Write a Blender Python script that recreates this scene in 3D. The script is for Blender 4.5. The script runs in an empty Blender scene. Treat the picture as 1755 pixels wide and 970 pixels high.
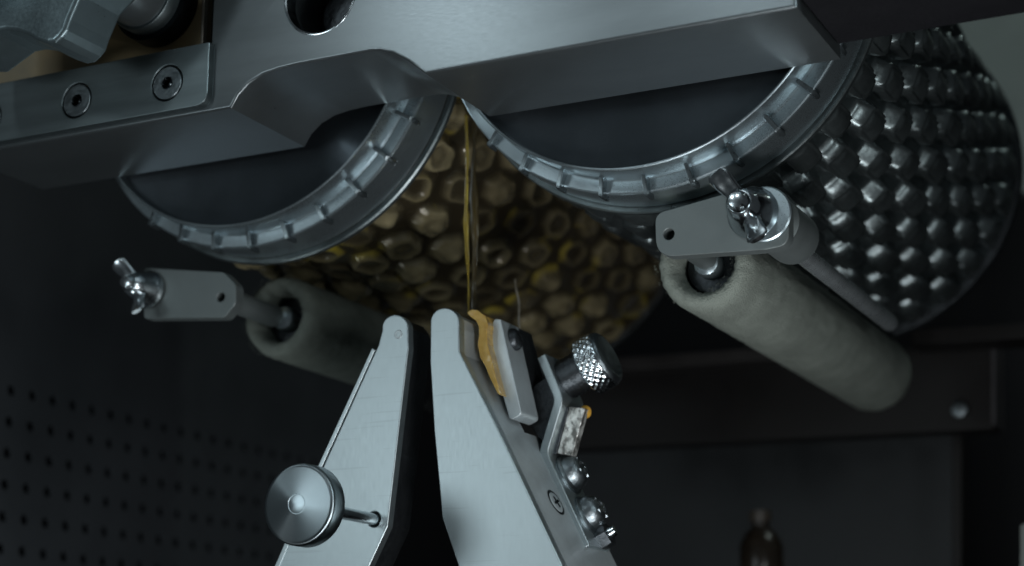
import bpy, bmesh, math, random
import numpy as np
from mathutils import Vector, Matrix
random.seed(4); rng = np.random.RandomState(4)
S = bpy.context.scene; COL = S.collection
R = math.radians

# ------------------------------------------------------------------ camera
A, PI_, FPX = R(26), R(14), 3047.0
cam = bpy.data.cameras.new('camera'); co = bpy.data.objects.new('camera', cam); COL.objects.link(co)
co.location = (0, 0, 0); co.rotation_euler = (R(90) + PI_, 0, A)
cam.sensor_width = 36; cam.lens = FPX / 1755 * 36; cam.clip_start = .05; cam.clip_end = 200
cam.dof.use_dof = True; cam.dof.focus_distance = 7.45; 
cam.dof.aperture_fstop = .66
S.camera = co
# ------------------------------------------------------------------ world, light, exposure
w = bpy.data.worlds.new('World'); S.world = w; w.use_nodes = True
bgn = w.node_tree.nodes['Background']; bgn.inputs[0].default_value = (.62, .72, .78, 1); bgn.inputs[1].default_value = .034
S.view_settings.view_transform = 'Standard'; S.view_settings.look = 'None'; S.view_settings.exposure = .38; S.view_settings.gamma = 1
def area(name, loc, target, size, power, col=(.82, .95, 1), sy=None):
    l = bpy.data.lights.new(name, 'AREA'); l.energy = power; l.color = col; l.size = size
    if sy: l.shape = 'RECTANGLE'; l.size_y = sy
    o = bpy.data.objects.new(name, l); COL.objects.link(o); o.location = loc
    o.rotation_euler = (Vector(target) - Vector(loc)).to_track_quat('-Z', 'Y').to_euler(); return o
area('key_lamp', (-7.0, .3, 1.9), (-3.7, 6.7, 1.2), 1.7, 38)
area('hot_lamp', (-6.2, .2, 5.5), (-3.2, 6.0, 2.8), .6, 26)
area('hot_lamp', (-3.7, .2, 5.5), (-1.9, 6.0, 2.8), .5, 15)
area('low_lamp', (-2.5, 4.2, -1.4), (-3.4, 7.2, 2.4), .9, 38, (.92, .98, 1))
area('low_lamp', (-1.5, 5.4, -.35), (-3.9, 8.0, 2.4), .8, 36, (.96, .98, 1))
area('right_lamp', (.6, 4.2, 1.0), (-3.0, 7.0, 2.0), .6, 20, (.90, .98, 1))
area('side_lamp', (1.6, 4.8, 4.6), (-2.4, 7.8, 2.4), .9, 60, (.78, .95, 1))
area('wall_fill', (1.0, 10.8, 7.5), (-.6, 13.5, 5.2), .8, 50, (.85, 1, .95))  # added fill without a visible source, brightens the pale wall
area('panel_fill', (-5.6, 6.4, -.9), (-7.3, 8.0, .3), .5, 15, (.85, .97, 1))  # added fill without a visible source, lights the near end of the perforated panel

# ------------------------------------------------------------------ projection maths: a pixel of the photo + a distance -> a world point
_F = Vector((-math.sin(A) * math.cos(PI_), math.cos(A) * math.cos(PI_), math.sin(PI_)))
_R = Vector((math.cos(A), math.sin(A), 0)); _U = _R.cross(_F)
def at(px, py, Y):
    d = _F + _R * ((px - 877.5) / FPX) - _U * ((py - 485) / FPX)
    return d * (Y / d.y)
def pr(pts, Y): return [(at(x, y, Y).x, at(x, y, Y).z) for x, y in pts]

# ------------------------------------------------------------------ materials
def mat(name, base, metallic=1.0, rough=.35, var=.12, scale=6, bump=.0, bscale=60, stretch=(1, 1, 1), coat=0, spot=0, trans=0, alpha=1, col2=None, spec=.5, fac=(.35, .7), rv=1.0):
    m = bpy.data.materials.new(name); m.use_nodes = True; nt = m.node_tree; N = nt.nodes; L = nt.links
    b = N['Principled BSDF']; b.inputs['Metallic'].default_value = metallic
    b.inputs['Specular IOR Level'].default_value = spec
    b.inputs['Coat Weight'].default_value = coat; b.inputs['Coat Roughness'].default_value = .12
    b.inputs['Transmission Weight'].default_value = trans; b.inputs['Alpha'].default_value = alpha
    tc = N.new('ShaderNodeTexCoord'); mp = N.new('ShaderNodeMapping'); mp.inputs['Scale'].default_value = stretch
    L.new(tc.outputs['Object'], mp.inputs[0])
    n1 = N.new('ShaderNodeTexNoise'); n1.inputs['Scale'].default_value = scale; n1.inputs['Detail'].default_value = 6; n1.inputs['Roughness'].default_value = .62
    L.new(mp.outputs[0], n1.inputs['Vector'])
    cr = N.new('ShaderNodeValToRGB'); L.new(n1.outputs['Fac'], cr.inputs[0])
    cr.color_ramp.elements[0].position = fac[0]; cr.color_ramp.elements[1].position = fac[1]
    c2 = col2 or tuple(c * (1 - var * 2) for c in base)
    cr.color_ramp.elements[0].color = (*c2, 1); cr.color_ramp.elements[1].color = (*base, 1)
    L.new(cr.outputs[0], b.inputs['Base Color'])
    n2 = N.new('ShaderNodeTexNoise'); n2.inputs['Scale'].default_value = bscale; n2.inputs['Detail'].default_value = 4
    L.new(mp.outputs[0], n2.inputs['Vector'])
    mr = N.new('ShaderNodeMapRange'); mr.inputs['To Min'].default_value = max(.03, rough - .09 * rv); mr.inputs['To Max'].default_value = min(1, rough + .11 * rv)
    mr.inputs['From Min'].default_value = .3; mr.inputs['From Max'].default_value = .7
    mx = N.new('ShaderNodeMath'); mx.operation = 'MULTIPLY_ADD'; mx.inputs[1].default_value = .5; L.new(n1.outputs['Fac'], mx.inputs[0])
    mh = N.new('ShaderNodeMath'); mh.operation = 'MULTIPLY'; mh.inputs[1].default_value = .5; L.new(n2.outputs['Fac'], mh.inputs[0]); L.new(mh.outputs[0], mx.inputs[2])
    L.new(mx.outputs[0], mr.inputs['Value']); L.new(mr.outputs[0], b.inputs['Roughness'])
    if bump:
        bp = N.new('ShaderNodeBump'); bp.inputs['Strength'].default_value = bump; bp.inputs['Distance'].default_value = .01
        L.new(n2.outputs['Fac'], bp.inputs['Height']); L.new(bp.outputs[0], b.inputs['Normal'])
    return m
def turned(m, an=.85, rot=0):
    nt = m.node_tree; b = nt.nodes['Principled BSDF']; t = nt.nodes.new('ShaderNodeTangent'); t.direction_type = 'RADIAL'; t.axis = 'Y'
    b.inputs['Anisotropic'].default_value = an; b.inputs['Anisotropic Rotation'].default_value = rot; nt.links.new(t.outputs[0], b.inputs['Tangent']); return m
M = {}
M['plate'] = mat('machined_steel', (.20, .225, .235), .8, .30, .13, 1.3, 0, 60, (.5, 1, 2.5), rv=.3)
M['strip'] = mat('strip_steel', (.21, .25, .26), 1, .42, .12, 2.5, 0, 60, (.3, 1, 4), rv=.3)
M['bolt'] = mat('bolt_steel', (.28, .32, .34), 1, .36, .15, 9, .2, 60)
M['socket'] = mat('bolt_socket', (.03, .035, .04), 1, .4, .1, 9)
M['brown'] = mat('brown_coated_panel', (.55, .38, .18), .1, .45, .1, 1.2, .02, 40, col2=(.26, .23, .17))
M['chrome'] = mat('polished_steel', (.66, .72, .75), 1, .18, .08, 5, .02, 30)
M['ring'] = mat('turned_steel', (.46, .54, .575), .92, .30, .05, 1.5, .006, 220)
M['lug'] = mat('lug_steel', (.20, .235, .25), .9, .30, .1, 5, .02, 60)
M['disc'] = turned(mat('dark_turned_disc', (.20, .235, .265), .92, .38, .12, 2.0, 0, 120), .5)
M['die'] = mat('dark_die_steel', (.20, .235, .24), .88, .34, .18, 4, .12, 45)
M['handle'] = mat('cast_handle_steel', (.22, .28, .30), .8, .33, .12, 2.5, .02, 60)
M['sat'] = mat('satin_steel', (.50, .57, .59), 1, .43, .07, 1.8, 0, 50, (3, 1, .4), rv=.4)
_m = M['sat']; _n = _m.node_tree; _b = _n.nodes['Principled BSDF']
_tc = _n.nodes.new('ShaderNodeTexCoord')
for _rot, _sc in ((.5, 26), (-1.1, 18)):
    _mp = _n.nodes.new('ShaderNodeMapping'); _mp.inputs['Rotation'].default_value = (0, _rot, 0); _mp.inputs['Scale'].default_value = (.12, .5, 3.2)
    _n.links.new(_tc.outputs['Object'], _mp.inputs[0]); _s = _n.nodes.new('ShaderNodeTexNoise'); _s.inputs['Scale'].default_value = _sc; _s.inputs['Detail'].default_value = 2
    _n.links.new(_mp.outputs[0], _s.inputs['Vector']); _r = _n.nodes.new('ShaderNodeValToRGB'); _r.color_ramp.elements[0].position = .665; _r.color_ramp.elements[1].position = .70
    _r.color_ramp.elements[0].color = (0, 0, 0, 1); _r.color_ramp.elements[1].color = (.18, .18, .18, 1); _n.links.new(_s.outputs['Fac'], _r.inputs[0])
    _x = _n.nodes.new('ShaderNodeMix'); _x.data_type = 'RGBA'; _n.links.new(_r.outputs[0], _x.inputs[0]); _x.inputs[7].default_value = (.22, .24, .25, 1)
    _n.links.new(_b.inputs['Base Color'].links[0].from_socket, _x.inputs[6]); _n.links.new(_x.outputs[2], _b.inputs['Base Color'])
M['satb'] = mat('satin_steel_block', (.52, .58, .60), .6, .42, .12, 4, 0, 60)
M['dark'] = mat('blackened_steel', (.07, .078, .085), .9, .38, .15, 8, .3, 60)
M['black'] = mat('black_cabinet_paint', (.008, .008, .010), 0, .6, .1, 3, .1, 50, spec=.25)
M['grey'] = mat('grey_cabinet_paint', (.045, .050, .056), 0, .55, .1, 1.5, .1, 60, spec=.3)
M['beam'] = mat('dark_brown_beam_paint', (.009, .0078, .0075), 0, .5, .15, 3, .1, 50, spec=.3)
M['wall'] = mat('pale_wall_paint', (.20, .225, .215), 0, .7, .1, 1.4, .05, 30)
M['foam'] = mat('felt_sleeve', (.27, .30, .265), 0, .95, .14, 5, 1.0, 150, spec=.1)
M['arm'] = mat('bead_blasted_steel', (.17, .195, .195), .6, .50, .07, 5, .08, 200)
M['gold'] = mat('amber_gelatin', (.66, .38, .06), 0, .25, .22, 14, .4, 30, coat=.5, col2=(.36, .18, .025))
M['wetgold'] = mat('wet_golden_gelatin', (.85, .60, .18), 0, .12, .25, 16, .4, 26, coat=.9, trans=.5, col2=(.55, .33, .07))
M['stack'] = mat('worn_plated_spring', (.72, .73, .70), .7, .40, .3, 24, .9, 60, (1.2, 1, .8), col2=(.16, .16, .15), fac=(.42, .56))
M['amber'] = mat('amber_glass', (.022, .016, .011), 0, .25, .2, 6)
def gel(name, valley, dome, yel):
    m = mat(name, dome, .25, .20, .1, 7, .35, 22, coat=1.0, col2=tuple(c * .55 for c in dome), spec=.6)
    nt = m.node_tree; N = nt.nodes; L = nt.links; b = N['Principled BSDF']; b.inputs['Coat Roughness'].default_value = .2
    def attr(n): a = N.new('ShaderNodeAttribute'); a.attribute_name = n; return a.outputs['Fac']
    n = N.new('ShaderNodeTexNoise'); n.inputs['Scale'].default_value = 2.6; n.inputs['Detail'].default_value = 4
    tc = N.new('ShaderNodeTexCoord'); L.new(tc.outputs['Object'], n.inputs['Vector'])
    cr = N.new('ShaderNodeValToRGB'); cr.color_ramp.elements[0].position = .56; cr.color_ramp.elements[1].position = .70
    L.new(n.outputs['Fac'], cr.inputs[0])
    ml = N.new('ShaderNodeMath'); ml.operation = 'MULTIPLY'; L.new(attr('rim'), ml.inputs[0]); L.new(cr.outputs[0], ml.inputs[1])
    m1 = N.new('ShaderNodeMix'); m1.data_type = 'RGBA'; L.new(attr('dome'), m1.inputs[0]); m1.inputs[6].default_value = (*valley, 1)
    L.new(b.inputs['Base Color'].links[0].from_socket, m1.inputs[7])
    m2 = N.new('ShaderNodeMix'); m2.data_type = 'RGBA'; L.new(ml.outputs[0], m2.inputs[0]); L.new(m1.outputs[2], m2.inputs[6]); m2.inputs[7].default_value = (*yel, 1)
    L.new(m2.outputs[2], b.inputs['Base Color']); return m
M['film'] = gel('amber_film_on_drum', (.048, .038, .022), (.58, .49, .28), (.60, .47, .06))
M['wet'] = mat('wet_amber', (.72, .56, .10), 0, .10, .2, 5, 0, 24, coat=.8, trans=.75, col2=(.45, .33, .06))

# ------------------------------------------------------------------ helpers
def tag(o, label=None, cat=None, group=None, kind=None):
    if label: o['label'] = label
    if cat: o['category'] = cat
    if group: o['group'] = group
    if kind: o['kind'] = kind
    return o
def empty(name, loc=(0, 0, 0), **k):
    o = bpy.data.objects.new(name, None); COL.objects.link(o); o.location = loc; o.empty_display_size = .05; return tag(o, **k)
def link(name, me, m, parent=None, smooth=35):
    me.materials.clear(); me.materials.append(m)
    me.shade_smooth()
    if smooth: me.set_sharp_from_angle(angle=R(smooth))
    o = bpy.data.objects.new(name, me); COL.objects.link(o)
    if parent:
        o.parent = parent; o.matrix_parent_inverse = Matrix.Translation(-world_loc(parent))
    return o
def world_loc(o):
    v = o.location.copy(); p = o.parent
    while p: p = p.parent; 
    if o.parent and o.type == 'EMPTY': v = o.location.copy()
    return v if o.type == 'EMPTY' and not o.parent else Vector(o.get('_base', (0, 0, 0)))
def bmesh_obj(name, bm, m, parent=None, smooth=35):
    bmesh.ops.recalc_face_normals(bm, faces=bm.faces)
    me = bpy.data.meshes.new(name); bm.to_mesh(me); bm.free()
    o = link(name, me, m, parent, smooth)
    return o
def arcp(cx, cy, r, a0, a1, n=14): return [(cx + r * math.cos(R(a0 + (a1 - a0) * i / n)), cy - r * math.sin(R(a0 + (a1 - a0) * i / n))) for i in range(n + 1)]
def round_poly(pts, rad, seg=6):
    """round the corners of a polygon; rad is one value or one per corner"""
    n = len(pts); out = []
    for i in range(n):
        r = rad[i] if isinstance(rad, (list, tuple)) else rad
        p0, p1, p2 = Vector(pts[i - 1]), Vector(pts[i]), Vector(pts[(i + 1) % n])
        if r <= 0: out.append(tuple(p1)); continue
        a = (p0 - p1); b = (p2 - p1); la, lb = a.length, b.length; a.normalize(); b.normalize()
        ang = a.angle(b); d = min(r / math.tan(ang / 2), la * .49, lb * .49)
        q0, q2 = p1 + a * d, p1 + b * d
        for s in range(seg + 1):
            t = s / seg; out.append(tuple((1 - t) ** 2 * q0 + 2 * t * (1 - t) * p1 + t * t * q2))
    return out
def circle(cx, cz, r, n=40): return [(cx + r * math.cos(2 * math.pi * i / n), cz + r * math.sin(2 * math.pi * i / n)) for i in range(n)]
def slab(name, outer, y0, y1, m, parent=None, holes=(), bev=.008, bseg=2):
    """a plate whose outline lies in the XZ plane, from y0 back to y1, with through holes and rounded arrises"""
    cu = bpy.data.curves.new('tmp', 'CURVE'); cu.dimensions = '2D'; cu.fill_mode = 'BOTH'
    for loop in [outer] + list(holes):
        sp = cu.splines.new('POLY'); sp.points.add(len(loop) - 1)
        for i, p in enumerate(loop): sp.points[i].co = (p[0], p[1], 0, 1)
        sp.use_cyclic_u = True
    cu.extrude = max(abs(y1 - y0) / 2 - bev, .0005); cu.bevel_depth = bev; cu.bevel_resolution = bseg; cu.offset = -bev
    t = bpy.data.objects.new('tmp', cu); COL.objects.link(t)
    dg = bpy.context.evaluated_depsgraph_get(); me = bpy.data.meshes.new_from_object(t.evaluated_get(dg))
    bpy.data.objects.remove(t); bpy.data.curves.remove(cu); me.name = name
    yc = (y0 + y1) / 2
    me.transform(Matrix(((1, 0, 0, 0), (0, 0, -1, yc), (0, 1, 0, 0), (0, 0, 0, 1))))
    bm = bmesh.new(); bm.from_mesh(me); bmesh.ops.remove_doubles(bm, verts=bm.verts, dist=1e-5); bmesh.ops.recalc_face_normals(bm, faces=bm.faces)
    bm.to_mesh(me); bm.free()
    o = link(name, me, m, parent, 30)
    wnm = o.modifiers.new('wn', 'WEIGHTED_NORMAL'); wnm.keep_sharp = True; wnm.weight = 90
    return o
def frame(axis):
    axis = Vector(axis).normalized(); return axis.to_track_quat('Z', 'Y').to_matrix().to_4x4()
def lathe(name, prof, c, axis, m, parent=None, seg=64, smooth=35, wob=0):
    """prof = [(radius, distance along axis)]"""
    bm = bmesh.new(); F = Matrix.Translation(c) @ frame(axis); rings = []
    for r, h in prof:
        if r < 1e-6: rings.append([bm.verts.new(F @ Vector((0, 0, h)))])
        else: rings.append([bm.verts.new(F @ Vector((r * math.cos(2 * math.pi * i / seg), r * math.sin(2 * math.pi * i / seg), h))) for i in range(seg)])
    for a, b in zip(rings, rings[1:]):
        for i in range(seg):
            j = (i + 1) % seg
            if len(a) == 1: bm.faces.new((a[0], b[i], b[j]))
            elif len(b) == 1: bm.faces.new((a[i], a[j], b[0]))
            else: bm.faces.new((a[i], a[j], b[j], b[i]))
    return bmesh_obj(name, bm, m, parent, smooth)
def rod(name, p0, p1, r, m, parent=None, ch=.2, seg=32):
    p0, p1 = Vector(p0), Vector(p1); L = (p1 - p0).length; c = r * ch
    return lathe(name, [(0, 0), (r - c, 0), (r, c), (r, L - c), (r - c, L), (0, L)], p0, p1 - p0, m, parent, seg)
def thread(name, p0, p1, r, pitch, depth, m, parent=None):
    p0, p1 = Vector(p0), Vector(p1); L = (p1 - p0).length; n = int(L / pitch); prof = [(0, 0)]
    for i in range(n): prof += [(r - depth, i * pitch), (r, (i + .5) * pitch)]
    prof += [(r - depth, n * pitch), (0, n * pitch)]
    return lathe(name, prof, p0, p1 - p0, m, parent, 32, 80)

# ================================================================== SETTING
def box(name, x0, x1, y0, y1, z0, z1, m, parent=None, bev=.01):
    return slab(name, [(x0, z0), (x1, z0), (x1, z1), (x0, z1)], y0, y1, m, parent, bev=bev)
tag(box('cabinet_back_wall', -16, 12, 17.0, 17.2, -8, 12, M['black']), kind='structure')
tag(box('cabinet_floor', -16, 12, 3, 17, -8.2, -8.0, M['black']), kind='structure')

# perforated side panel, standing in the YZ plane
def perforated():
    X = -7.36; s = .190; bm = bmesh.new()
    z_ref = at(22, 932, 8.0).z; y_ref = 8.0
    ys = list(range(-6, 24)); zs = list(range(-6, 6)); r = .034
    for iy in ys:
        for iz in zs:
            cy, cz = y_ref + iy * s, z_ref + iz * s
            sq = []; ci = []
            for k in range(16):
                a = 2 * math.pi * k / 16 ; c, d = math.cos(a), math.sin(a); q = max(abs(c), abs(d))
                sq.append(bm.verts.new((X, cy + c / q * s / 2, cz + d / q * s / 2))); ci.append(bm.verts.new((X, cy + c * r, cz + d * r)))
            dp = [bm.verts.new((X - .015, v.co.y, v.co.z)) for v in ci]
            K = len(sq)
            for k in range(K):
                j = (k + 1) % K
                bm.faces.new((sq[k], sq[j], ci[j], ci[k])); bm.faces.new((ci[k], ci[j], dp[j], dp[k]))
    y0, y1 = y_ref + (ys[0] - .5) * s, y_ref + (ys[-1] + .5) * s; z0, z1 = z_ref + (zs[0] - .5) * s, z_ref + (zs[-1] + .5) * s
    for a, b, c, d in ((y0, y1, z1, z1 + 6), (y0, y1, z0 - 2, z0)):
        bm.faces.new([bm.verts.new(v) for v in ((X, a, c), (X, b, c), (X, b, d), (X, a, d))])
    bmesh.ops.remove_doubles(bm, verts=bm.verts, dist=1e-4)
    me = bpy.data.meshes.new('perforated_panel'); bm.to_mesh(me); bm.free()
    o = link('perforated_panel', me, M['grey'])
    slab('hole_shade_sheet', [(X - .22, z0 - 2), (X - .12, z0 - 2), (X - .12, z1 + 6), (X - .22, z1 + 6)], y0, y1, M['black'], o)  # black sheet added behind the holes so they read as shaded
    return o
tag(perforated(), 'dark grey perforated side panel at lower left with rows of round holes', 'panel')

# rear beam and its ledge
beam = empty('rear_beam', at(1370, 745, 11.2), label='dark brown horizontal rear beam behind the right felt roller', cat='beam')
def bx(name, pts, Y, d, m, parent=None, bev=.01, **k): return slab(name, pr(pts, Y), Y, Y + d, m, parent, bev=bev, **k)
bx('beam_plate', [(880, 640), (1703, 585), (1703, 735), (880, 775)], 11.2, .2, M['beam'], beam)
bx('ledge', [(880, 626), (1360, 592), (1360, 612), (880, 648)], 11.0, .2, mat('ledge_paint', (.045, .041, .040), .2, .45, .15, 6, .2, 40, spec=.4), beam)
b_ = at(1645, 703, 11.15); lathe('bolt_head', [(0, -.01), (.045, 0), (.05, .03), (.05, .06), (0, .06)], b_ - Vector((0, .03, 0)), (0, 1, 0), M['bolt'], beam, 20)
bx('end_flange', [(1697, 590), (1706, 590), (1706, 728), (1697, 728)], 11.15, .3, mat('flange_paint', (.055, .052, .055), .3, .45), beam)
tag(bx('upright_post', [(1632, 740), (1648, 740), (1648, 1100), (1632, 1100)], 12, .2, M['beam']), 'narrow dark upright post below the rear beam at lower right', 'post')
tag(bx('door_edge', [(1748, 900), (1790, 880), (1790, 1100), (1747, 1100)], 10, .1, M['wall']), 'pale metal door edge at the lower right corner', 'door edge')
tag(bx('grey_door_panel', [(880, 690), (1640, 690), (1640, 1200), (860, 1200)], 13.5, .1, mat('door_panel_grey', (.026, .029, .032), .2, .5)), 'plain dark grey panel behind the right scraper arm', 'panel')
bt = empty('bottle', at(1307, 990, 11), label='small brown bottle standing blurred in the dark at the bottom', cat='bottle')
p_ = at(1307, 1000, 11); lathe('bottle_body', [(0, 0), (.13, 0), (.14, .03), (.14, .24), (.10, .32), (.055, .36), (.055, .40)], p_, (0, 0, 1), M['amber'], bt, 32)
lathe('cap', [(.065, .39), (.07, .40), (.07, .46), (0, .47)], p_, (0, 0, 1), mat('cap_brown', (.05, .04, .03), 0, .5), bt, 24)
# wall and housing at upper right
tag(bx('pale_side_wall', [(1500, -300), (2000, -300), (2000, 330), (1500, 330)], 13.5, .2, M['wall']), 'pale grey green wall behind the right die roll', 'wall')
tag(slab('dark_housing', [(-1.742, 2.64), (1.2, 2.64), (1.2, 4.4), (-1.742, 4.4)], 6.03, 6.55, M['black'], bev=.01), 'black machine housing in the top right corner above the right die roll', 'machine housing')
tag(slab('rear_frame_plate', pr([(1560, 565), (1900, 545), (1900, 572), (1560, 590)], 10.6), 10.6, 10.9, M['beam'], bev=.01), 'thin dark shelf edge at the right below the die roll', 'shelf')

# ================================================================== BEARING PLATE with its notch and bore
Y0, Y1 = 6.0, 6.6; ZB = 2.592; ZN = 2.737
xc = at(395, 185, 6).x; xr = at(1365, 5, 6).x; xn1 = at(655, 88, 6).x; xn2 = at(728, 130, 6).x; xL = -5.81
xw = at(363, 40, 6).x; zw = at(200, 170, 6).z
h0 = at(549, -8, 6)
x0n = at(455, 120, 6).x
arc = []
for i in range(9):
    t = i / 8 * math.pi / 2; arc.append((xc + (x0n + .05 - xc) * math.sin(t) ** 1.0 * (1) , ZB + (ZN - ZB) * (1 - math.cos(t)) ** .75))
arc = [(xc, ZB), (xc + .035, ZB + .055), (xc + .09, ZB + .10), (xc + .16, ZB + .128), (xc + .24, ZB + .140), (xc + .34, ZN)]
outer = [(xL, ZB)] + arc + [(xn1 - .06, ZN), (xn1 - .01, ZN - .008), (xn1 + .05, ZN - .03), (xn1 + .12, ZN - .075), (xn2, ZB), (xr, ZB), (xr, 4.2), (xw, 4.2), (xw, zw), (xL, zw)]
bp = empty('bearing_plate', ((xc + xr) / 2, 6.3, ZB), label='thick machined steel bearing plate across the top with a notch and a round bore', cat='machine plate')
slab('plate_body', outer, Y0, Y1, M['plate'], bp, holes=[circle(h0.x, h0.z, .167, 64)], bev=.012, bseg=3)
lathe('bore_plug', [(0, .22), (.12, .22), (.166, .27), (.166, .5), (0, .5)], (h0.x, 6.0, h0.z), (0, 1, 0), M['dark'], bp, 48)
lathe('bore_lip', [(.181, -.0005), (.180, -.003), (.176, -.004), (.169, -.001), (.166, .012), (.1635, .03), (.1635, .06)], (h0.x, 6.0, h0.z), (0, 1, 0), M['chrome'], bp, 64)

# brown panel with its bright edge
pn = empty('brown_panel', at(200, 100, 6.12), label='brown coated panel behind the clamp strip and round bush', cat='panel')
slab('panel_sheet', [(xL - .2, 2.6), (at(345, 40, 6.12).x, 2.6), (at(345, 40, 6.12).x, 4.2), (xL - .2, 4.2)], 6.12, 6.2, M['brown'], pn, bev=.006)
e_ = at(348, 40, 6.115); slab('bright_edge', [(e_.x - .008, 2.75), (e_.x + .005, 2.75), (e_.x + .005, 4.2), (e_.x - .008, 4.2)], 6.112, 6.14, mat('pale_edge', (.75, .66, .55), .6, .4), pn, bev=.003)

# clamp strip with countersunk bolts
ZS0, ZS1 = at(200, 208, 5.97).z, at(339, 77, 5.97).z
xs = at(357, 110, 5.96).x
st = empty('clamp_strip', (xs - .8, 5.97, ZS0), label='steel clamp strip with flush hex socket bolts at upper left', cat='clamp strip')
SY = 5.96; bolts = [at(286, 142, SY), at(131, 172, SY), at(-22, 203, SY)]
slab('strip_plate', round_poly([(xL, ZS0), (xs, ZS0), (xs, ZS1), (xL, ZS1)], [0, .07, .006, 0], 8), SY, 6.001, M['strip'], st, holes=[circle(b.x, b.z, .083, 48) for b in bolts], bev=.005)
for b in bolts:
    c = (b.x, SY, b.z)
    h = lathe('countersunk_bolt', [(0, .035), (.025, .035), (.027, .004), (.030, .001), (.074, .001), (.0775, .006), (.079, .035)], c, (0, 1, 0), M['bolt'], st, 48)
    hx = lathe('hex_socket', [(0, .032), (.026, .032), (.0285, -.0005), (.031, .0005)], c, (0, 1, 0), M['socket'], h, 6)
    lathe('burr', [(0, 0), (.007, .002), (.009, .010), (0, .012)], (b.x + .006, SY + .012, b.z - .005), (.2, 1, .3), M['chrome'], h, 8)

# round bush behind the handle
c = at(228, -18, 5.9)
bu = empty('round_bush', c, label='round dark steel bush in the brown panel beside the lobed handle', cat='bush')
lathe('bush_face', [(0, -.12), (.13, -.12), (.150, -.11), (.155, -.09), (.157, .14)], c, (0, 1, 0), M['plate'], bu, 64)
lathe('bush_collar', [(.156, .05), (.168, .05), (.172, .06), (.172, .13)], c, (0, 1, 0), M['strip'], bu, 64)
lathe('bush_shadow_ring', [(.172, .12), (.196, .12), (.198, .215), (.172, .215)], c, (0, 1, 0), M['socket'], bu, 64)  # near-black ring standing in for the shadow around the bush

# lobed handle in front
HY = 5.45
hd = empty('lobed_handle', at(20, -60, HY), label='silver lobed clamping handle at the top left corner', cat='handle')
prof = [(-120, -160), (230, -160), (180, -60), (136, -10), (118, 32), (112, 50), (103, 62), (92, 72), (80, 74), (62, 68), (45, 58), (28, 52), (8, 50), (-12, 54), (-60, 90), (-120, 90)]
slab('handle_body', round_poly(pr(prof, HY), .02, 4), HY, HY + .28, M['handle'], hd, bev=.022, bseg=4)
c = at(-10, -110, HY)
lathe('handle_boss', [(0, -.16), (.26, -.16), (.285, -.15), (.295, -.12), (.30, -.02), (.302, .03)], c, (0, 1, 0), M['handle'], hd, 72)

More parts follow.
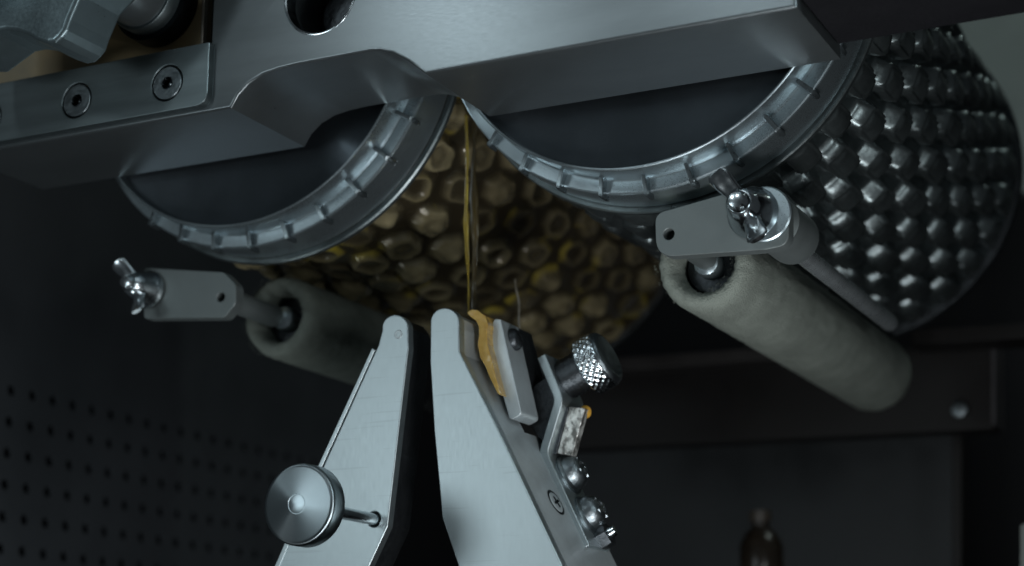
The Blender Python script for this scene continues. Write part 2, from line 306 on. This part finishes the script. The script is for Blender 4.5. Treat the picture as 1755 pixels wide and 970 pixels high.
# ================================================================== DIE ROLLS
CR = (-2.652, 3.18); CL = (-4.653, 3.18); YA, YB = 6.93, 10.0
NA, NR = 30, 9
def drum(name, c, mode, m, parent, seed, phase=0.0):
    sa, sr = 22, 24
    nu, nv = NA * sa, NR * sr
    u = np.arange(nu) / sa; v = np.arange(nv + 1) / sr
    V, U = np.meshgrid(v, u, indexing='ij')
    row = np.floor(np.clip(V, 0, NR - 1e-6)); cu = U + .5 * (row % 2) + phase; ca = np.floor(cu)
    a = (cu - ca - .5) * (2 * math.pi / NA); b = (V - row - .5) * ((YB - YA) / NR)
    d = ((np.abs(a) / .078) ** 3.2 + (np.abs(b) / .135) ** 3.2) ** (1 / 3.2)
    if mode == 'pocket':
        T = np.random.RandomState(seed).rand(NR, NA + 2); kk = T[row.astype(int), (ca % NA).astype(int)]; k3 = T[::-1][row.astype(int), (ca % NA).astype(int)]
        d = ((np.abs(a) / (.076 + .004 * kk)) ** 4.5 + (np.abs(b) / (.128 + .008 * k3)) ** 4.5) ** (1 / 4.5)
        ss = np.clip((1.04 - d) / .20, 0, 1); ss = ss * ss * (3 - 2 * ss)
        h = -.075 + .070 * ss + .012 * np.exp(-((d - .86) / .07) ** 2) + np.where(d < .8, .020 * (1 - (a / .062) ** 2) * np.clip((.8 - d) / .2, 0, 1), 0)
        h += ss * ((kk - .5) * .012 + (k3 - .5) * .10 * b + (kk - .5) * .14 * a)
    else:
        rr = np.random.RandomState(seed); T = rr.rand(NR, NA + 2)
        k = T[row.astype(int), (ca % NA).astype(int)]
        k2 = T[::-1][row.astype(int), (ca % NA).astype(int)]
        wob = .10 * np.sin(U * 9.1 + V * 4.3) * np.sin(V * 11.7 - U * 5.2)
        d = np.sqrt(((a + (k - .5) * .024) / (.082 + .008 * k2)) ** 2 + ((b + (k2 - .5) * .06) / .130) ** 2) + wob
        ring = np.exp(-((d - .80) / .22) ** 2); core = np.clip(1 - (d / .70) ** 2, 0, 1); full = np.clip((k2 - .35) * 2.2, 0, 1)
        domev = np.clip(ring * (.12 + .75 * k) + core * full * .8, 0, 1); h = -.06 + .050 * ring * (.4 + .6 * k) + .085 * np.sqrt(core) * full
    rimw = np.exp(-((d - 1.0) / .16) ** 2)
    h *= 1 - .8 * np.clip((V - NR + .35) / .35, 0, 1); h[0, :] = -.01; h[-1, :] = -.03
    th = U * 2 * math.pi / NA; rad = 1.0 + h
    co_ = np.stack([c[0] + rad * np.cos(th), YA + V * (YB - YA) / NR, c[1] + rad * np.sin(th)], -1).reshape(-1, 3)
    i = np.arange(nv)[:, None] * nu; j = np.arange(nu)[None, :]; j2 = (j + 1) % nu
    F = np.stack([i + j, i + j2, i + nu + j2, i + nu + j], -1).reshape(-1, 4)
    me = bpy.data.meshes.new(name); me.vertices.add(len(co_)); me.vertices.foreach_set('co', co_.ravel())
    me.loops.add(F.size); me.loops.foreach_set('vertex_index', F.ravel()[:].astype(np.int32)); me.polygons.add(len(F))
    me.polygons.foreach_set('loop_start', np.arange(0, F.size, 4, dtype=np.int32))
    me.update(calc_edges=True); me.validate()
    if mode != 'pocket':
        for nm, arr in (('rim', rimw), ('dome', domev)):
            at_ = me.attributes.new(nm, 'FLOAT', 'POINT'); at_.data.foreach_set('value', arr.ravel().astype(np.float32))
    bm = bmesh.new(); bm.from_mesh(me); bmesh.ops.recalc_face_normals(bm, faces=bm.faces); bm.to_mesh(me); bm.free()
    return link(name, me, m, parent, 0)
def die_roll(c, label, mode, m, seed, lugs, ph):
    t = empty('die_roll', (c[0], 6.6, c[1]), label=label, cat='die roll')
    C3 = (c[0], 0, c[1])
    lathe('end_disc', [(0, 6.66), (.895, 6.66), (.906, 6.655)], C3, (0, 1, 0), M['disc'], t, 160)
    lathe('shoulder_ring', [(.905, 6.74), (.905, 6.606), (.908, 6.601), (.914, 6.600), (.9185, 6.603), (.920, 6.610), (.921, 6.722), (.925, 6.731), (.930, 6.733), (.978, 6.735), (.984, 6.738), (.987, 6.746), (.988, 6.93), (.982, 6.94), (.96, 6.94)], C3, (0, 1, 0), M['ring'], t, 220, 14)
    lathe('rim_flange', [(.985, 6.945), (1.008, 6.945), (1.014, 6.952), (1.014, 6.975), (1.004, 6.985), (.95, 6.99)], C3, (0, 1, 0), M['die'], t, 200)
    drum('pocket_drum', c, mode, m, t, seed, ph)
    lathe('far_rim', [(.90, 9.99), (.97, 9.985), (1.015, 9.99), (1.02, 10.0), (1.02, 10.05), (1.0, 10.07), (0, 10.07)], C3, (0, 1, 0), M['dark'], t, 120)
    for a in lugs:
        aa = R(a); bm = bmesh.new()
        rv = Vector((math.cos(aa), 0, math.sin(aa))); tv = Vector((-math.sin(aa), 0, math.cos(aa))); yv = Vector((0, 1, 0)); o = Vector(C3)
        def P(r, s, y): return bm.verts.new(o + rv * r + tv * s + yv * y)
        rr_ = [(.917, 6.684, .008), (.925, 6.678, .009), (.982, 6.700, .010), (.998, 6.702, .012), (1.006, 6.712, .011)]
        top = [(P(r, -s, y), P(r, s, y)) for r, y, s in rr_]; bot = [(P(r, -s, y + .075), P(r, s, y + .075)) for r, y, s in rr_]
        for k in range(len(top) - 1):
            bm.faces.new((top[k][0], top[k][1], top[k + 1][1], top[k + 1][0])); bm.faces.new((bot[k][0], bot[k + 1][0], bot[k + 1][1], bot[k][1]))
            bm.faces.new((top[k][0], top[k + 1][0], bot[k + 1][0], bot[k][0])); bm.faces.new((top[k][1], bot[k][1], bot[k + 1][1], top[k + 1][1]))
        bm.faces.new((top[0][0], bot[0][0], bot[0][1], top[0][1])); bm.faces.new((top[-1][0], top[-1][1], bot[-1][1], bot[-1][0]))
        bmesh.ops.bevel(bm, geom=bm.edges[:], offset=.003, segments=2, affect='EDGES', clamp_overlap=True)
        bmesh.ops.recalc_face_normals(bm, faces=bm.faces)
        bmesh_obj('timing_lug', bm, M['lug'], t, 40)
    return t
die_roll(CR, 'bright steel die roll with rows of dark capsule pockets, the right one', 'pocket', M['die'], 3, [-137.5 + 12 * i for i in range(12)], 0)
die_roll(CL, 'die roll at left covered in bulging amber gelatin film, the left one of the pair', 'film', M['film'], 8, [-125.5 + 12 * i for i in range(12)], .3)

# ================================================================== GELATIN STRANDS
def strand(x0, y0, x1, y1, Y, w0, w1, seed, m):
    bm = bmesh.new(); prev = None; n = 90
    for i in range(n + 1):
        t = i / n; p = at(x0 + (x1 - x0) * t + 1.5 * math.sin(t * 9 + seed), y0 + (y1 - y0) * t, Y)
        w_ = w0 + w1 * math.sin(t * math.pi) ** 2 + w0 * .35 * math.sin(t * 13 + seed) + w0 * .2 * math.sin(t * 37); ring = []
        for k in range(12):
            a = 2 * math.pi * k / 12; ring.append(bm.verts.new((p.x + w_ * math.cos(a), p.y + w_ * .6 * math.sin(a), p.z)))
        if prev:
            for k in range(12): bm.faces.new((prev[k], prev[(k + 1) % 12], ring[(k + 1) % 12], ring[k]))
        else: bm.faces.new(ring)
        prev = ring
    bm.faces.new(prev[::-1]); return bmesh_obj('gelatin_strand', bm, m, None, 0)
tag(strand(798, 196, 802, 541, 6.98, .006, .005, 0, M['wet']), 'bright yellow gelatin strand running from the nip down to the right scraper arm', 'gelatin strand', 'gelatin strands below the nip')
tag(strand(813, 205, 812, 545, 7.06, .011, .010, 2, mat('dark_amber', (.13, .095, .03), 0, .2, .3, 9, .4, 20, (1, 1, .2), coat=.6, trans=.4, col2=(.04, .03, .015))), 'darker amber gelatin strand hanging just right of the bright yellow one', 'gelatin strand', 'gelatin strands below the nip')
tag(strand(884, 478, 893, 575, 7.5, .0035, .002, 4, mat('pale_strand', (.30, .27, .22), 0, .25, coat=.5)), 'short pale gelatin thread hanging behind the scraper blade', 'gelatin strand', 'gelatin strands below the nip')

# ================================================================== ROLLER BRACKETS AND FELT ROLLERS
def felt(c_px, label, r=.205, y1=10.6):
    c = at(*c_px, 7.2); t = empty('felt_roller', c, label=label, cat='roller', group='felt rollers under the die rolls')
    bm = bmesh.new(); seg = 96; rr = np.random.RandomState(int(abs(c.x) * 10))
    prof = [(.118, 7.34), (.122, 7.26), (.135, 7.215), (.155, 7.195), (.180, 7.205), (.195, 7.24)] + [(.2, 7.28 + i * (y1 - 7.28) / 60) for i in range(61)] + [(.17, y1 + .03), (.05, y1 + .03)]
    rings = []
    for q, y in prof:
        row = []
        for k in range(seg):
            a = 2 * math.pi * k / seg; f = r / .2 * q + (rr.rand() - .5) * .007
            row.append(bm.verts.new((c.x + f * math.cos(a), y + (rr.rand() - .5) * .006, c.z + f * math.sin(a))))
        rings.append(row)
    for a, b in zip(rings, rings[1:]):
        for k in range(seg): bm.faces.new((a[k], a[(k + 1) % seg], b[(k + 1) % seg], b[k]))
    o = bmesh_obj('felt_sleeve', bm, M['foam'], t, 0)
    # short fibres stand off the felt
    bm = bmesh.new()
    for _ in range(3000):
        a = rr.rand() * 2 * math.pi; y = 7.2 + rr.rand() ** 1.5 * 2.0; q = r
        if rr.rand() < .22: q = .13 + .06 * rr.rand(); y = 7.2
        n = Vector((math.cos(a), 0, math.sin(a))) if q == r else Vector((.3 * math.cos(a), -1, .3 * math.sin(a)))
        p = Vector((c.x + q * math.cos(a), y, c.z + q * math.sin(a))); d = (n + Vector(rr.randn(3)) * .5).normalized() * (.005 + .008 * rr.rand())
        s = Vector(rr.randn(3)).normalized() * .0013
        bm.faces.new([bm.verts.new(p - s), bm.verts.new(p + s), bm.verts.new(p + d)])
    me = bpy.data.meshes.new('felt_fibres'); bm.to_mesh(me); bm.free(); f = link('felt_fibres', me, M['foam'], o, 0); f['kind'] = 'stuff'
    hub = lathe('hub', [(0, 7.235), (.03, 7.235), (.055, 7.25), (.062, 7.27), (.062, 7.34)], (c.x, 0, c.z), (0, 1, 0), M['ring'], t, 40)
    lathe('hub_bore', [(.062, 7.33), (.118, 7.34), (.122, 7.5)], (c.x, 0, c.z), (0, 1, 0), M['dark'], t, 40)
    return c
cLf = felt((474, 541), 'pale grey felt roller lying under the amber coated die roll, left', y1=8.25)
cRf = felt((1203, 446), 'pale grey felt roller lying under the pocketed die roll, right', r=.222, y1=10.1)
BY = 6.78
def wing_nut(c, t, ang, sc=1.0, washer=.115):
    """c on the front face of the arm, nut opens towards the viewer (-Y)"""
    wn = lathe('wing_nut', [(.0, -.13 * sc), (.036 * sc, -.128 * sc), (.046 * sc, -.115 * sc), (.052 * sc, -.09 * sc), (.068 * sc, -.03 * sc), (.078 * sc, -.018), (.078 * sc, -.012)], c, (0, 1, 0), M['chrome'], t, 40)
    lathe('stud_end', [(0, -.165 * sc), (.022 * sc, -.160 * sc), (.031 * sc, -.145 * sc), (.033 * sc, -.12 * sc)], c, (0, 1, 0), M['chrome'], wn, 32)
    for a in ang:
        a = R(a); d = Vector((math.cos(a), -.55, math.sin(a))).normalized(); s = Vector((-math.sin(a), 0, math.cos(a)))
        n = d.cross(s).normalized(); o = Vector(c) + Vector((0, -.055 * sc, 0)); bm = bmesh.new(); st_ = []
        for L, w_, th in ((.03, .032, .022), (.065, .027, .015), (.100, .031, .012), (.130, .034, .011), (.142, .024, .008)):
            ring = []
            for k in range(12):
                q = 2 * math.pi * k / 12; ring.append(bm.verts.new(o + d * L * sc + s * (w_ * sc * math.cos(q)) + n * (th * sc * math.sin(q))))
            st_.append(ring)
        for r0, r1 in zip(st_, st_[1:]):
            for k in range(12): bm.faces.new((r0[k], r0[(k + 1) % 12], r1[(k + 1) % 12], r1[k]))
        bm.faces.new(st_[-1]); bm.faces.new(st_[0][::-1]); bmesh_obj('wing', bm, M['chrome'], wn, 40)
    if washer: lathe('washer', [(.04, -.012), (washer - .004, -.012), (washer, -.008), (washer, -.001)], c, (0, 1, 0), M['ring'], t, 48)
# right bracket
c = at(1292, 366, BY); h = at(1146, 401, BY)
t = empty('roller_bracket', c, label='steel bracket arm with wing nut holding the right felt roller', cat='bracket', group='brackets of the felt rollers')
out = round_poly(pr([(1122, 366), (1290, 318), (1352, 330), (1352, 420), (1310, 428), (1124, 441)], BY), [.05, 0.04, .12, .12, .02, .09], 8)
slab('arm', out, BY, BY + .07, M['arm'], t, holes=[circle(h.x, h.z, .024, 28)], bev=.006)
wing_nut((c.x, BY, c.z), t, (126, -66), 1.42, 0)
cw = (c.x + .045, BY, c.z - .01); lathe('washer', [(.03, -.014), (.112, -.014), (.118, -.009), (.118, -.001)], cw, (0, 1, 0), M['ring'], t, 48)
rod('boss', (c.x + .05, BY + .071, c.z - .02), (c.x + .05, BY + .40, c.z - .02), .115, M['arm'], t)
thread('tie_rod', (c.x + .055, BY + .3, c.z - .065), (c.x + .055, BY + 2.0, c.z - .065), .042, .014, .0012, mat('tie_rod_steel', (.50, .55, .57), .75, .28, .1, 8), t)
rod('roller_pin', (h.x, BY + .071, h.z), (h.x, 7.25, h.z), .05, M['arm'], t)
# left bracket
c = at(256, 497, BY); h = at(378, 509, BY)
t = empty('roller_bracket', c, label='steel bracket arm with wing nut holding the left felt roller', cat='bracket', group='brackets of the felt rollers')
out = round_poly(pr([(246, 458), (383, 466), (404, 488), (404, 520), (384, 545), (246, 546)], BY), [.02, .05, .05, .05, .05, .02], 6)
slab('arm', out, BY, BY + .07, M['arm'], t, holes=[circle(h.x, h.z, .022, 28)], bev=.006)
wing_nut((c.x, BY, c.z), t, (128, -72), 1.2, 0)
rod('roller_pin', (h.x, BY + .071, h.z), (h.x, 7.25, h.z), .055, M['arm'], t)

# ================================================================== LEFT SCRAPER ARM
WY = 6.7
t = empty('scraper_arm', at(640, 900, WY), label='left silver scraper arm with the big round thumbscrew', cat='scraper arm', group='pair of scraper arms')
face = round_poly(pr([*arcp(677, 562, 22.5, 190, -10), (700, 597), (691, 670), (664, 902), (600, 1040), (440, 1040), (492, 940), (553, 802), (648, 592)], WY), [0] * 15 + [.02, .02, .03, 0, 0, 0, 0, .05], 7)
hs = at(641, 890, WY)
slab('face_plate', face, WY, WY + .05, M['sat'], t, holes=[circle(hs.x, hs.z, .033, 28)], bev=.006, bseg=3)
side = round_poly(pr([(664, 566), (684, 540), (697, 560), (696, 600), (687, 670), (660, 900), (596, 1040), (460, 1040), (560, 806), (655, 598)], WY), .02, 4)
slab('body_block', side, WY + .052, WY + .22, M['dark'], t, bev=.006)
rod('hole_lining', (hs.x, WY + .045, hs.z), (hs.x, WY + .052, hs.z), .036, M['socket'], t)
dm = at(683, 573, WY); lathe('dimple', [(.010, -.0015), (.017, -.0022), (.020, -.0005)], (dm.x, WY, dm.z), (0, 1, 0), M['satb'], t, 24)
leaf = round_poly(pr([(638, 597), (643, 600), (552, 800), (484, 960), (445, 1045), (438, 1040), (476, 960), (545, 800)], WY), .002, 2)
slab('side_leaf', leaf, WY - .004, WY + .16, M['sat'], t, bev=.003)
kc = Vector((hs.x, 0, hs.z)); kp = at(508, 868, 6.225)
ts = rod('thumbscrew_shaft', (hs.x, 6.17, hs.z), (hs.x, WY + .10, hs.z), .026, M['chrome'], t)
rk = .141
lathe('thumbscrew_knob', [(0, 6.079), (.038, 6.0823), (.039, 6.084), (.041, 6.084), (.042, 6.0826), (.150, 6.0922), (.159, 6.0930), (.161, 6.0938), (.165, 6.097), (.1675, 6.105), (.168, 6.110), (.168, 6.178), (.165, 6.185), (.06, 6.186), (.04, 6.19), (.03, 6.20), (.0, 6.20)], kc, (0, 1, 0), None or turned(mat('turned_knob_steel', (.33, .385, .41), 1, .30, .04, 3, 0, 20, rv=.1), .88), ts, 96)

# ================================================================== RIGHT SCRAPER ARM
t = empty('scraper_arm', at(840, 950, WY), label='right silver scraper arm carrying blade, zigzag bracket and knurled knob', cat='scraper arm', group='pair of scraper arms')
face_px = [*arcp(762, 552, 24.5, 185, -5), (787, 602), (845, 718), (962, 966), (995, 1040), (805, 1040), (784, 966), (758, 888), (744, 740), (737, 620)]
slab('face_plate', round_poly(pr(face_px, WY), [0] * 15 + [.03, .02, 0, 0, 0, .02, .04, .05, .05], 7), WY, WY + .055, M['sat'], t, bev=.006, bseg=3)
tip_px = [(742, 560), (748, 540), (764, 530), (779, 541), (783, 560), (783, 604), (841, 722), (846, 745), (760, 745), (742, 620)]
slab('tip_block', round_poly(pr(tip_px, WY), .012, 4), WY + .057, WY + .34, M['satb'], t, bev=.005)
low_px = [(760, 722), (842, 722), (958, 968), (990, 1040), (812, 1040), (790, 966), (764, 886)]
slab('mount_block', round_poly(pr(low_px, WY), .004, 2), WY + .057, WY + .68, M['satb'], t, bev=.005)
# slot screw flush in the slanted face of the mount block
pA, pB = at(842, 722, WY), at(958, 968, WY); sl = (pB - pA).normalized(); nn = Vector((-sl.z, 0, sl.x)); nn = nn if nn.x > 0 else -nn
q = pA + (pB - pA) * .52 + Vector((0, .30, 0))
lathe('screw_recess', [(.062, .0015), (.048, .0015)], q, nn, M['socket'], t, 40)
fs = lathe('flush_screw', [(.050, .001), (.046, .004), (.040, .005), (.0, .005)], q, nn, M['satb'], t, 36)
for a in (0, 90):
    v = Matrix.Rotation(R(a + 20), 3, nn) @ sl; bm = bmesh.new(); s = v.cross(nn) * .006
    bm.faces.new([bm.verts.new(q + nn * .0075 + v * l + s * k) for l, k in ((-.028, -1), (.028, -1), (.028, 1), (-.028, 1))])
    e = bmesh.ops.extrude_face_region(bm, geom=bm.faces[:]); [setattr(v_, 'co', v_.co - nn * .004) for v_ in e['geom'] if isinstance(v_, bmesh.types.BMVert)]
    bmesh_obj('cross_slot', bm, M['socket'], fs, 30)
# scraper blade
bl = slab('blade', round_poly(pr([(846, 546), (858, 547), (894, 710), (874, 721), (836, 590)], WY + .20), [.02, .008, .02, .02, .05], 5), WY + .20, WY + .38, M['satb'], t, bev=.005)
bs0 = at(858, 547, WY + .20); bs1 = at(894, 710, WY + .20); bd = (bs1 - bs0).normalized(); bn = Vector((-bd.z, 0, bd.x)); bn = bn if bn.x > 0 else -bn
q = bs0 + (bs1 - bs0) * .18 + Vector((0, .09, 0))
s_ = lathe('blade_screw', [(0, .036), (.014, .036), (.016, .022), (.018, .036), (.032, .034), (.045, .024), (.052, .010), (.052, 0)], q, bn, M['dark'], bl, 40)
lathe('screw_glint', [(0, .030), (.006, .028), (.008, .02)], q, bn, M['chrome'], s_, 12)  # tiny chrome tip added as the glint in the screw head
slab('blade_carrier', round_poly(pr([(866, 552), (884, 560), (905, 640), (912, 715), (896, 716)], WY + .39), .02, 4), WY + .385, WY + .56, M['dark'], t, bev=.006)
slab('filler_block', round_poly(pr([(895, 715), (915, 660), (945, 640), (958, 690), (932, 760)], WY + .42), .02, 4), WY + .42, WY + .6, M['dark'], t, bev=.006)
# gelatin ribbon wedge lying between blade and arm (own thing)
g_px = [(799, 535), (808, 530), (818, 531), (831, 541), (836, 556), (834, 570), (835, 590), (841, 612), (849, 645), (858, 678), (852, 674), (840, 650), (831, 628), (822, 612), (818, 590), (820, 575), (820, 560), (815, 549), (806, 543)]
tag(slab('gelatin_ribbon', round_poly(pr(g_px, WY + .14), .008, 4), WY + .14, WY + .24, M['wetgold'], bev=.005, bseg=3), 'folded golden gelatin ribbon wedged between the right scraper arm and its blade', 'gelatin ribbon')
# zigzag bracket: bent sheet
path = [(927, 610), (958, 684), (930, 778), (1003, 938)]
def strip_poly(path, wd, Y):
    P = [Vector(p) for p in pr(path, Y)]; L_, R_ = [], []
    Q = []
    for i, p in enumerate(P):
        if 0 < i < len(P) - 1:
            a = (P[i - 1] - p).normalized(); b = (P[i + 1] - p).normalized()
            for s in range(6): 
                tt = s / 5; q0 = p + a * .035; q2 = p + b * .035; Q.append((1 - tt) ** 2 * q0 + 2 * tt * (1 - tt) * p + tt * tt * q2)
        else: Q.append(p)
    for i, p in enumerate(Q):
        d = (Q[min(i + 1, len(Q) - 1)] - Q[max(i - 1, 0)]).normalized(); n = Vector((-d.y, d.x)); L_.append(tuple(p + n * wd / 2)); R_.append(tuple(p - n * wd / 2))
    return L_ + R_[::-1]
ZY = WY + .40
zb = slab('zigzag_bracket', strip_poly(path, .042, ZY), ZY, ZY + .24, M['sat'], t, bev=.006)
pz2, pz3 = at(930, 778, ZY), at(1003, 938, ZY); zd = (pz3 - pz2).normalized(); zn = Vector((-zd.z, 0, zd.x)); zn = zn if zn.x > 0 else -zn
for f_ in (.22, .66):
    q = pz2 + (pz3 - pz2) * f_ + zn * .018 + Vector((0, .13, 0))
    s_ = lathe('dome_screw', [(.092, 0), (.094, .012), (.084, .022), (.080, .024), (.077, .050), (.060, .074), (.040, .086), (.032, .086), (.030, .07), (0, .07)], q, zn, M['bolt'], t, 48)
    for a in (25, 115):
        v = Matrix.Rotation(R(a), 3, zn) @ zd; s = v.cross(zn); bm = bmesh.new()
        bmesh.ops.create_cube(bm, size=1); 
        for v_ in bm.verts: l = v_.co.copy(); v_.co = q + v * l.x * .10 + s * l.y * .012 + zn * (.080 + l.z * .012)
        bmesh_obj('drive_rib', bm, M['chrome'], s_, 30)
q = pz2 + (pz3 - pz2) * .90 + zn * .018 + Vector((0, .16, 0))
lathe('hex_nut', [(0, .06), (.03, .06), (.055, .055), (.058, .03), (.058, 0)], q, zn, M['dark'], t, 6)
lathe('stud_tip', [(0, .09), (.024, .088), (.027, .06)], q, zn, M['chrome'], t, 20)
# knurled knob with threaded sleeve, its axis through the upper limb of the bracket
k0 = at(900, 690, ZY + .12); k1 = at(1022, 622, ZY + .12); ax = (k1 - k0).normalized(); Lk = (k1 - k0).length
thread('adjusting_screw', k0, k0 + ax * (Lk * .42), .042, .016, .006, M['dark'], t)
thread('threaded_sleeve', k0 + ax * (Lk * .40), k0 + ax * (Lk * .86), .095, .022, .008, M['dark'], t)
def knurl(p, ax, r, w_, parent):
    bm = bmesh.new(); Fm = Matrix.Translation(p) @ frame(ax); nu, nv = 192, 24; rings = []
    for v in range(nv + 1):
        row = []
        for u in range(nu):
            a = 2 * math.pi * u / nu; z = w_ * v / nv; s1 = math.sin(a * 24 + z * 180); s2 = math.sin(a * 24 - z * 180)
            e = min(v, nv - v) / 2; e = min(e, 1)
            rr_ = r - .006 * (1 - e) + .0045 * (max(s1, -.3) + max(s2, -.3)) * .5 * e * 1.2
            row.append(bm.verts.new(Fm @ Vector((rr_ * math.cos(a), rr_ * math.sin(a), z))))
        rings.append(row)
    for a, b in zip(rings, rings[1:]):
        for k in range(nu): bm.faces.new((a[k], a[(k + 1) % nu], b[(k + 1) % nu], b[k]))
    bm.faces.new(rings[0][::-1]); return bmesh_obj('knurled_knob', bm, M['chrome'], parent, 0)
kp_ = k0 + ax * (Lk * .86); kn = knurl(kp_, ax, .130, .105, t)
lathe('knob_cap', [(.126, .100), (.122, .114), (.110, .124), (.100, .126), (.075, .112), (.0, .106)], kp_, ax, M['bolt'], kn, 64)
# worn spring stack behind the bracket
for i, (dx, wpx, m_) in enumerate(((-2, 7, 'sat'), (7, 6, 'dark'), (14, 27, 'stack'))):
    slab('spring_leaf', round_poly(pr([(961 + dx * .9, 694 + dx * .12), (961 + dx * .9 + wpx, 697 + dx * .12), (939 + dx + wpx * .95, 778 + dx * .15), (939 + dx, 774 + dx * .15)], ZY + .05), .006, 3), ZY + .05 + i * .006, ZY + .11, M[m_], t, bev=.004)
lathe('brass_drop', [(0, -.03), (.02, -.024), (.03, 0), (.02, .024), (0, .03)], at(1003, 706, ZY + .12), (0, 1, .2), M['gold'], t, 20)
